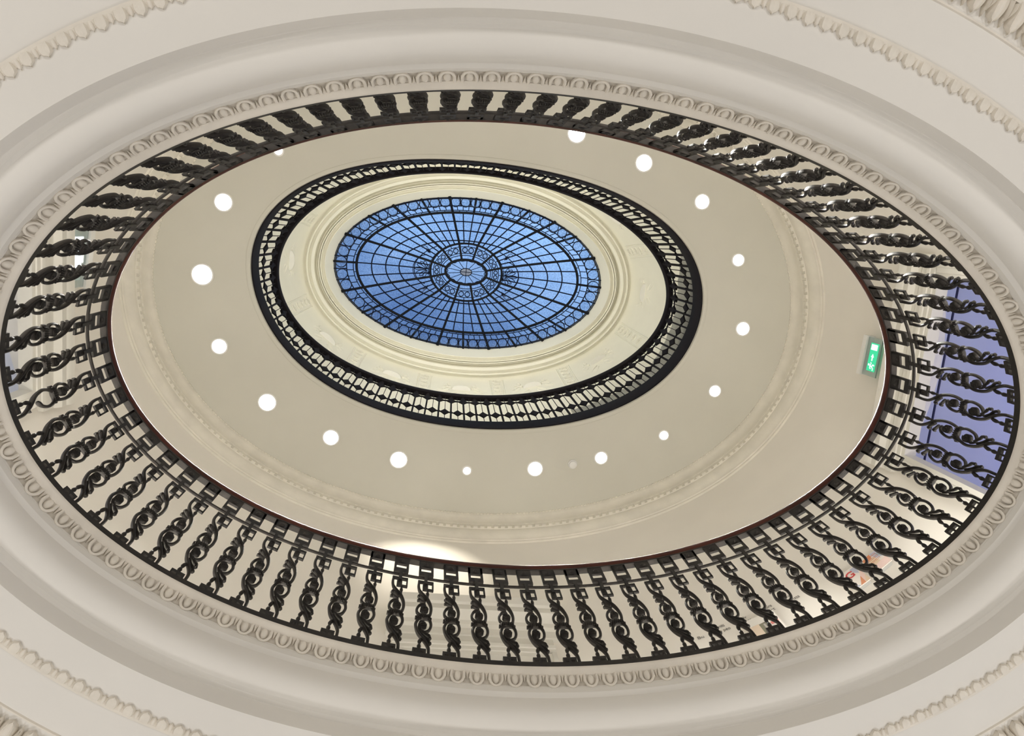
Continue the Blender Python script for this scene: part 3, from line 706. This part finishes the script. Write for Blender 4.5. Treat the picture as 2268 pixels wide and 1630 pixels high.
for j in range(12):
    for q in (7.5, 15, 22.5):
        d = 15 + 30 * j + q; mb.tube([gp_(l, d, .006) for l in (3.0, 4, 5, 6, 7)], .0082, 4)
    for q in range(1, 8):                                     # bricks of the border
        if q != 4: mb.tube([gp_(l, 15 + 30 * j + 30 * q / 8, .006) for l in (8, 8.5, 9)], .0056, 4)
    for q in range(1, 7): mb.tube([gp_(l, 15 + 30 * j + 30 * q / 6, .006) for l in (7, 8)], .005, 4)
    for q in range(1, 6): mb.tube([gp_(l, 15 + 30 * j + 6 * q, .006) for l in (10.0, 11)], .0056, 4)
    for q in range(5):                                        # dark webs between the roundels
        c = gp_(9.5, 15 + 30 * j + 6 * q, .005); n_ = (gp_(10, 15 + 30 * j + 6 * q, .005) - gp_(9, 15 + 30 * j + 6 * q, .005))
        mb.tube([c - n_ * .5, c - n_ * .2, c, c + n_ * .2, c + n_ * .5], [.010, .006, .004, .006, .010], 4, flat=.4)
    mb.tube([gp_(l, 15 + 30 * j + 15, .006) for l in (2.80, 3)], .0056, 4)
for k in range(14):
    d = 360 * k / 14 + 90; mb.tube([gp_(l, d, .006) for l in (1, 2)], .0045, 4)
for k in range(14):                                           # scallops inside the central ring
    mb.tube([gp_(2 - .16 * math.sin(PI * q / 6), 360 * (k + q / 6) / 14 + 90, .006) for q in range(7)], .0056, 4)
for d in (0, 90, 180, 270): mb.tube([gp_(0, d, .008), gp_(1, d, .008)], .005, 4)
for sgn in (0, 180):                                          # palmettes and scrolls at both ends
    def LP(r, tang): 
        x = (1 if sgn == 0 else -1)
        return Vector((-.028 + x * (.175 * S + r), tang * (1 if sgn == 0 else -1), Z(3.842) - .012))
    for a in (-66, -44, -22, 0, 22, 44, 66):
        L = .185 - abs(a) * .0009; ca, sa = math.cos(math.radians(a)), math.sin(math.radians(a))
        for s2 in (-1, 1): mb.tube([LP(.04 + L * f * ca - s2 * wdt * sa, L * f * sa + s2 * wdt * ca) for f, wdt in ((.12, .003), (.35, .010), (.65, .019), (.88, .014), (1, 0))], .005, 4)
    mb.tube([LP(.04 + .205 * math.cos(q), .205 * math.sin(q)) for q in [math.radians(x) for x in range(-84, 85, 12)]], .006, 4)
    for s2 in (-1, 1):
        mb.tube([LP(.02 + .028 * math.cos(q * .5) * (1 - q * .06), s2 * (.045 + .026 * math.sin(q * .5) * (1 - q * .06))) for q in range(0, 13)], .0056, 4)
        mb.tube([LP(.02 + .020 * q - .0016 * q * q, s2 * (.235 + .012 * q - .006 * max(0, q - 4) ** 1.5)) for q in range(0, 10)], .0056, 4)
        mb.tube([LP(.045 + .030 * math.cos(q * .5) * (1 - q * .05), s2 * (.255 + .030 * math.sin(q * .5) * (1 - q * .05))) for q in range(0, 15)], .0056, 4)
        mb.tube([LP(.02 + .12 * f, s2 * (.225 + .10 * math.sin(f * 2.4))) for f in [x / 8 for x in range(9)]], .0056, 4)
    for r in (.012, .026): mb.tube([LP(r, -.045), LP(r, .045)], .0056, 4)
sk(mb.build('lead_cames', lead, angle=60))
for j in range(12):                                           # main and border ribs
    mb = MB(); mb.tube([gp_(l, 15 + 30 * j, .018) for l in (2, 3, 4, 5, 6, 7, 9, 11)], [.015, .016, .016, .016, .016, .017, .017, .018], 6)
    e = gp_(9.7, 15 + 30 * j, .024); mb.tube([e, gp_(11, 15 + 30 * j, .022)], [.016, .022], 6); sk(mb.build('rib', steel))
    mb = MB(); mb.tube([gp_(l, 30 * j, .014) for l in (7, 8, 9, 11)], .015, 6); sk(mb.build('border_rib', steel))
rp = None
def roundel(c, a, b, ang, mats):
    mb = MB(); n = 14; u = Vector((math.cos(ang), math.sin(ang), 0)); v = Vector((-math.sin(ang), math.cos(ang), 0))
    vs = [c + u * a * math.cos(2 * PI * k / n) + v * b * math.sin(2 * PI * k / n) for k in range(n)]
    mb.add(vs + [c - Vector((0, 0, .006))], [(k, (k + 1) % n, n) for k in range(n)], 0)
    mb.tube([p - Vector((0, 0, .003)) for p in vs], .0066, 4, closed=True, mi=1)
    return sk(mb.build('roundel', mats))
for j in range(60):
    d = 15 + 3 + 6 * j; c = gp_(9.5, d, .010); i0, i1 = gp_(9.04, d), gp_(9.96, d); q0, q1 = gp_(9.5, d - 2.72), gp_(9.5, d + 2.72)
    roundel(c, (q1 - q0).length / 2, (i1 - i0).length / 2, math.atan2((q1 - q0).y, (q1 - q0).x), [g_field, lead])
for j in range(12):
    for q in (9, 21):
        d = 15 + 30 * j + q; c = gp_(2.60, d, .010); i0, i1 = gp_(2.42, d), gp_(2.78, d); q0, q1 = gp_(2.6, d - 4.8), gp_(2.6, d + 4.8)
        rr = min((q1 - q0).length, (i1 - i0).length) / 2; roundel(c, rr, rr, 0, [g_light, lead])

# ================================================================ SHELL SHADES ON THE COVE
shell_names = {0: 'beside the right hand end of the skylight', 1: 'in the lower right of the cove, next to the right end shell', 2: 'at the lower right, second shell from the bottom centre one'}
SHL = ['at the right hand end of the skylight', 'on the lower right of the cove', 'below the skylight, right of the bottom centre shell', 'directly below the middle of the skylight',
       'below the skylight, left of the bottom centre shell', 'on the lower left of the cove', 'at the left hand end of the skylight', 'on the upper left of the cove', 'above the skylight, left of the middle', 'directly above the middle of the skylight', 'above the skylight, right of the middle', 'on the upper right of the cove']
for k, td in enumerate(shell_t):
    if k in (7, 8, 9, 10): continue                            # hidden behind the parapet
    t = math.radians(td); p, nr, al, rt = cove(t, .315)
    root = empty('shell_bracket', p); bpy.context.view_layer.update()
    tag(root, 'cream plaster half shell ' + SHL[k], 'wall bracket', 'shell brackets round the skylight cove')
    nu, nv = 40, 8; W_, H_, P0 = .122, .110, .062; mb = MB(); vs = []
    edge = lambda x: P0 * math.sqrt(max(0, 1 - (x / W_) ** 2)) ** .8
    for i in range(nv + 1):                                    # ribbed fan leaning back from the lower edge
        f = i / nv
        for j in range(nu + 1):
            q = PI * j / nu; x = W_ * math.cos(q) * (f * .96 + .04); y = H_ * math.sin(q) * f
            h = edge(x) * max(0, 1 - y / (H_ * math.sqrt(max(1e-4, 1 - (x / W_) ** 2)))) + .007 * abs(math.cos(q * 11)) * (f * (1.25 - f)) * 2.2
            if i == nv: h = -.004
            vs.append(rt * x - al * y + nr * h)
    fs = [(i * (nu + 1) + j, i * (nu + 1) + j + 1, (i + 1) * (nu + 1) + j + 1, (i + 1) * (nu + 1) + j) for i in range(nv) for j in range(nu)]
    mb.add(vs, fs); mb.build('shell', cream, root, angle=60)
    mb = MB(); n = 18; xs = [W_ * (2 * q / n - 1) for q in range(n + 1)]
    vs = [rt * x + al * .012 - nr * .01 for x in xs] + [rt * x * .99 + al * .006 + nr * (edge(x * .999) + .004) for x in xs] + [rt * x - al * .004 + nr * (edge(x * .999) + .002) for x in xs]
    fs = [(r * (n + 1) + q, r * (n + 1) + q + 1, (r + 1) * (n + 1) + q + 1, (r + 1) * (n + 1) + q) for r in range(2) for q in range(n)]
    mb.add(vs, fs); mb.build('underside', white_trim, root, angle=30)

# ================================================================ CEILING SPOTLIGHTS
LP_ = [((.665, -1.52), 40, 'topmost, nearly touching the handrail'), ((1.291, -1.337), 38, 'second from the top, right of the skylight'), ((1.864, -1.058), 34, 'third from the top, right of the skylight'),
       ((2.276, -.576), 28, 'fourth from the top, right of the skylight'), ((2.415, .045), 32, 'the one nearest the green exit sign'), ((2.235, .653), 28, 'next below the one nearest the exit sign'),
       ((1.803, 1.116), 22, 'smallest glow, at the lower right'), ((1.23, 1.378), 30, 'just right of the smoke detector'), ((.617, 1.528), 36, 'just left of the smoke detector'),
       ((-.652, 1.53), 40, 'next left of the small dim lamp'), ((-1.275, 1.365), 36, 'second left of the small dim lamp'), ((-1.851, 1.082), 40, 'third left of the small dim lamp'),
       ((-2.282, .611), 34, 'next below the leftmost spotlight'), ((-2.446, -.003), 46, 'leftmost and largest glow'), ((-2.29, -.631), 38, 'topmost on the left, above the leftmost')]
def lathe(mb, prof, n=24, mi=0):
    vs = [(r * math.cos(2 * PI * k / n), r * math.sin(2 * PI * k / n), z) for r, z in prof for k in range(n)]
    mb.add(vs, [(i * n + k, i * n + (k + 1) % n, (i + 1) * n + (k + 1) % n, (i + 1) * n + k) for i in range(len(prof) - 1) for k in range(n)], mi)
for (x, y), px, lab in LP_:
    r = px / 2 * .004 * .90
    root = empty('ceiling_spotlight', (x, y, CL)); tag(root, 'lit round ceiling spotlight, ' + lab, 'ceiling light', 'spotlights in the gallery ceiling')
    mb = MB(); lathe(mb, [(r + .014, .0), (r + .013, -.006), (r + .003, -.008), (r, -.004), (r, .02)]); mb.build('trim_ring', white_trim, root)
    mb = MB(); lathe(mb, [(r, -.004), (r * .6, -.0075), (.0005, -.009)]); mb.build('lamp', lampm, root)
    l = light('spotlight_beam', 'AREA', (0, 0, -.016), 17, (1.0, .965, .89), r * 1.6, spread=math.radians(26)); l.parent = root
for (x, y), lab in (((-.018, 1.59), 'small dim ceiling lamp with a pale ring at the bottom centre of the light oval'), ((-1.854, -1.104), 'small ceiling lamp half hidden by the handrail at the upper left')):
    root = empty('ceiling_lamp', (x, y, CL)); tag(root, lab, 'ceiling light', 'small lamps in the gallery ceiling')
    mb = MB(); lathe(mb, [(.048, .0), (.047, -.008), (.036, -.012), (.034, -.006)]); mb.build('trim_ring', white_trim, root)
    mb = MB(); lathe(mb, [(.034, -.007), (.02, -.012), (.0005, -.014)]); mb.build('lamp', lamp_dim, root)
root = empty('smoke_detector', (.966, 1.459, CL)); tag(root, 'small white smoke detector with a dark slotted ring between two ceiling spotlights', 'smoke detector')
mb = MB(); lathe(mb, [(.045, 0), (.044, -.012), (.034, -.016)]); mb.build('base', white_trim, root)
mb = MB(); lathe(mb, [(.033, -.014), (.033, -.026)]); mb.build('sensor_ring', mat('dark_grey_plastic', (.05, .05, .045), .6), root)
mb = MB(); lathe(mb, [(.036, -.024), (.034, -.032), (.02, -.037), (.0005, -.038)]); mb.build('cap', white_trim, root)

# ================================================================ EXIT SIGNS
green = emis('green_sign_light', (.06, .62, .30), 1.25); pale = emis('pale_sign_light', (.75, 1.0, .85), 1.6); whiteglow = emis('white_sign_light', (.9, .97, 1.0), 3.0)
def wall_frame(t, z, off):
    p, n = oval(t, WO + off); rt = Vector((n.y, -n.x, 0)); m = Matrix((rt, n, UPV)).transposed().to_4x4(); m.translation = p + Vector((0, 0, z)); return m
def t_of(y_or_x, side):
    if side == 'R': return math.asin(max(-1, min(1, y_or_x / (B_ + WO * 1.0))))
def nearest_t(x, y): return min((2 * PI * i / 2880 for i in range(2880)), key=lambda t: (oval(t, WO)[0] - Vector((x, y, 0))).length)
def sign(t, z, face, label, glow, k=1.0):
    root = empty('exit_sign'); root.matrix_world = wall_frame(t, z, -.055) @ Matrix.Diagonal((k, 1, k, 1)); tag(root, label, 'exit sign')
    mb = MB(); bx(mb, -.155, .155, .085, .135, -.022, .054); bx(mb, -.140, .140, .135, .150, -.012, .054); mb.build('housing', white_trim, root, smooth=False)
    mb = MB(); bx(mb, -.148, .148, -.105, .086, -.005, .005); mb.build('acrylic_panel', g_clear, root, smooth=False)
    mb = MB(); bx(mb, -.108, .108, -.080, .030, -.008, -.0055); mb.build('sign_face', face, root, smooth=False)
    if glow:
        mb = MB(); y0, y1 = -.0105, -.0085
        bx(mb, .055, .098, -.066, .016, y0, y1)                                       # doorway
        mb.add([(.0, y0, -.004), (.0, y0, -.046), (.028, y0, -.025)], [(0, 1, 2)]); mb.add([(-.028, y0, -.017), (-.028, y0, -.033), (.0, y0, -.033), (.0, y0, -.017)], [(0, 1, 2, 3)])   # arrow
        for P in ([(-.066, y0, -.012), (-.072, y0, -.038)], [(-.072, y0, -.038), (-.056, y0, -.050), (-.060, y0, -.070)], [(-.072, y0, -.038), (-.084, y0, -.056), (-.100, y0, -.058)], [(-.066, y0, -.014), (-.050, y0, -.026), (-.040, y0, -.018)], [(-.066, y0, -.014), (-.084, y0, -.016), (-.088, y0, -.030)]): mb.tube(P, .0055, 5, up=(0, 1, 0), flat=.3)
        mb.tube([(-.060, y0 + .001, .004), (-.060, y0 - .001, .004)], .009, 10); mb.build('pictogram', pale, root, smooth=False)
    else:
        mb = MB(); bx(mb, .060, .108, -.080, .030, -.0095, -.0085); mb.build('tinted_edge', mat('pale_blue_tint', (.45, .6, .62), .3), root, smooth=False)
    return root
sign(nearest_t(2.985, .05), 7.145, green, 'green lit exit sign with a running figure, above the right hand doorway', True)
sign(nearest_t(-2.985, -.15), 7.21, whiteglow, 'white glowing glass sign above the left hand doorway, seen through the balustrade', False, 1.4)

# ================================================================ WALL LETTERING AND LEAFLETS
def font_mesh(name, text, size, material, parent, extrude=.0006, offset=0.0):
    cu = bpy.data.curves.new(name, 'FONT'); cu.body = text; cu.size = size; cu.extrude = extrude; cu.offset = offset; cu.align_x = 'CENTER'
    tmp = bpy.data.objects.new(name + '_curve', cu); COL.objects.link(tmp); bpy.context.view_layer.update()
    me = bpy.data.meshes.new_from_object(tmp.evaluated_get(bpy.context.evaluated_depsgraph_get())); me.name = name
    bpy.data.objects.remove(tmp); me.materials.clear(); me.materials.append(material)
    o = bpy.data.objects.new(name, me); COL.objects.link(o); o.parent = parent; return o
let = empty('wall_lettering'); tag(let, 'small grey lettering in three lines on the gallery wall behind the balusters', 'lettering')
FR = [("'Brilli", 1.571, 1.834, 1.636, 1.806, 6.125), ("ctiv", 1.738, 1.758, 1.782, 1.736, 6.125), ("e Gra", 1.886, 1.680, 1.943, 1.648, 6.130), ("m!", 2.044, 1.585, 2.075, 1.564, 6.132),
      ("th peo", 1.581, 1.830, 1.660, 1.795, 6.077), ("al age", 1.738, 1.758, 1.796, 1.729, 6.080), ("part", 1.891, 1.677, 1.943, 1.648, 6.082), ("d insta", 2.025, 1.597, 2.098, 1.548, 6.084), ("Bu", 1.451, 1.883, 1.491, 1.867, 6.078 + .0)]
for txt, x0, y0, x1, y1, z in FR:
    o = font_mesh('word', txt, .044, ink, let)
    t = nearest_t((x0 + x1) / 2, (y0 + y1) / 2); p, n = oval(t, WO - .003); rt = Vector((n.y, -n.x, 0))
    xs = [v.co.x for v in o.data.vertices]; wdt = max(xs) - min(xs); k = math.hypot(x1 - x0, y1 - y0) / wdt
    m = Matrix((rt * k, UPV, -n)).transposed().to_4x4(); m.translation = p + Vector((0, 0, z)); o.matrix_basis = m
def leaflet(x, y, z0, z1, wid, name, label, paint, standoff=.03):
    t = nearest_t(x, y); root = empty(name); root.matrix_world = wall_frame(t, (z0 + z1) / 2, -standoff); h = (z1 - z0) / 2
    tag(root, label, 'leaflet')
    mb = MB(); bx(mb, -wid / 2, wid / 2, -h, h, .0, .006); mb.build('board', mat('leaflet_paper', (.80, .74, .68), .6), root, smooth=False)
    mb = MB(); bx(mb, -wid / 2 + .01, wid / 2 - .01, -h, h * .2, .006, standoff - .001); mb.build('bracket', mat('grey_plastic', (.42, .42, .40), .5), root, smooth=False)
    cols = {}
    for k, (col, poly) in enumerate(paint):
        cols.setdefault(col, []).append(poly)
    for k, (col, polys) in enumerate(cols.items()):
        mb = MB()
        for q in polys: mb.add([(a * wid / 2, -.0006 - .0003 * k, b * h) for a, b in q], [tuple(range(len(q)))])
        mb.build('print', mat('print_ink', col, .6), root, smooth=False)
    return root
random.seed(3)
OR = (.62, .25, .12); LB = (.45, .46, .55); PK = (.78, .58, .52); BG = (.72, .56, .40); DK = (.08, .07, .07)
pl = leaflet(2.372, 1.345, 5.815, 6.010, .115, 'leaflet', 'pale wall leaflet with a large red letter G and orange triangles',
        [(LB, [(-1, -.2), (-.2, -1), (-1, -1)]), (OR, [(-.2, -1), (.5, -.2), (.45, -1)]), (PK, [(.5, -.2), (1, .4), (1, -1), (.5, -1)]), (LB, [(.2, .9), (1, .9), (.7, .1), (.3, .4)]), (BG, [(.45, -1), (1, -.3), (1, -1)]), (OR, [(.75, .0), (1, .25), (1, -.2)])])
o = font_mesh('letter', 'G', .085, mat('red_ink', (.45, .03, .03), .5), pl, .0005, .0015)
o.matrix_basis = Matrix(((1, 0, 0, -.012), (0, 0, -1, -.002), (0, 1, 0, .012), (0, 0, 0, 1)))
pts = [(OR, [(-1, .9), (.0, 1), (-.1, .5), (-1, .4)]), (BG, [(-1, .4), (.1, .5), (.3, -.3), (-.8, -.4)]), (LB, [(0, 1), (1, .9), (1, -.1), (.2, .2)]), (PK, [(-.8, -.4), (.3, -.3), (1, -.2), (1, -1), (-.3, -1)]), ((.30, .34, .38), [(.4, .7), (.9, .5), (.8, .1), (.5, .3)])]
pts += [((.5, .16, .08), [(-.85 + .16 * (k % 9), .75 - .32 * (k // 9)), (-.85 + .16 * (k % 9) + .09, .78 - .32 * (k // 9)), (-.85 + .16 * (k % 9) + .06, .52 - .32 * (k // 9))]) for k in range(27)]
leaflet(2.488, 1.215, 5.825, 6.000, .125, 'leaflet', 'wall leaflet with rows of orange lettering, right of the red G leaflet', pts)
leaflet(1.835, 1.708, 5.80, 6.055, .20, 'leaflet', 'white leaflet with a dark green picture and a red patch below the wall lettering',
        [((.83, .80, .74), [(-1, 1), (1, 1), (1, .35), (-1, .35)]), ((.80, .66, .52), [(-1, .35), (-.35, .35), (-.35, -1), (-1, -1)]), ((.16, .15, .09), [(-.35, .30), (.25, .35), (.2, -1), (-.35, -1)]), ((.45, .42, .38), [(-.1, .2), (.02, .2), (.02, -.8), (-.1, -.8)]), ((.55, .12, .09), [(.35, .15), (.9, .2), (.85, -.1), (.35, -.1)])])
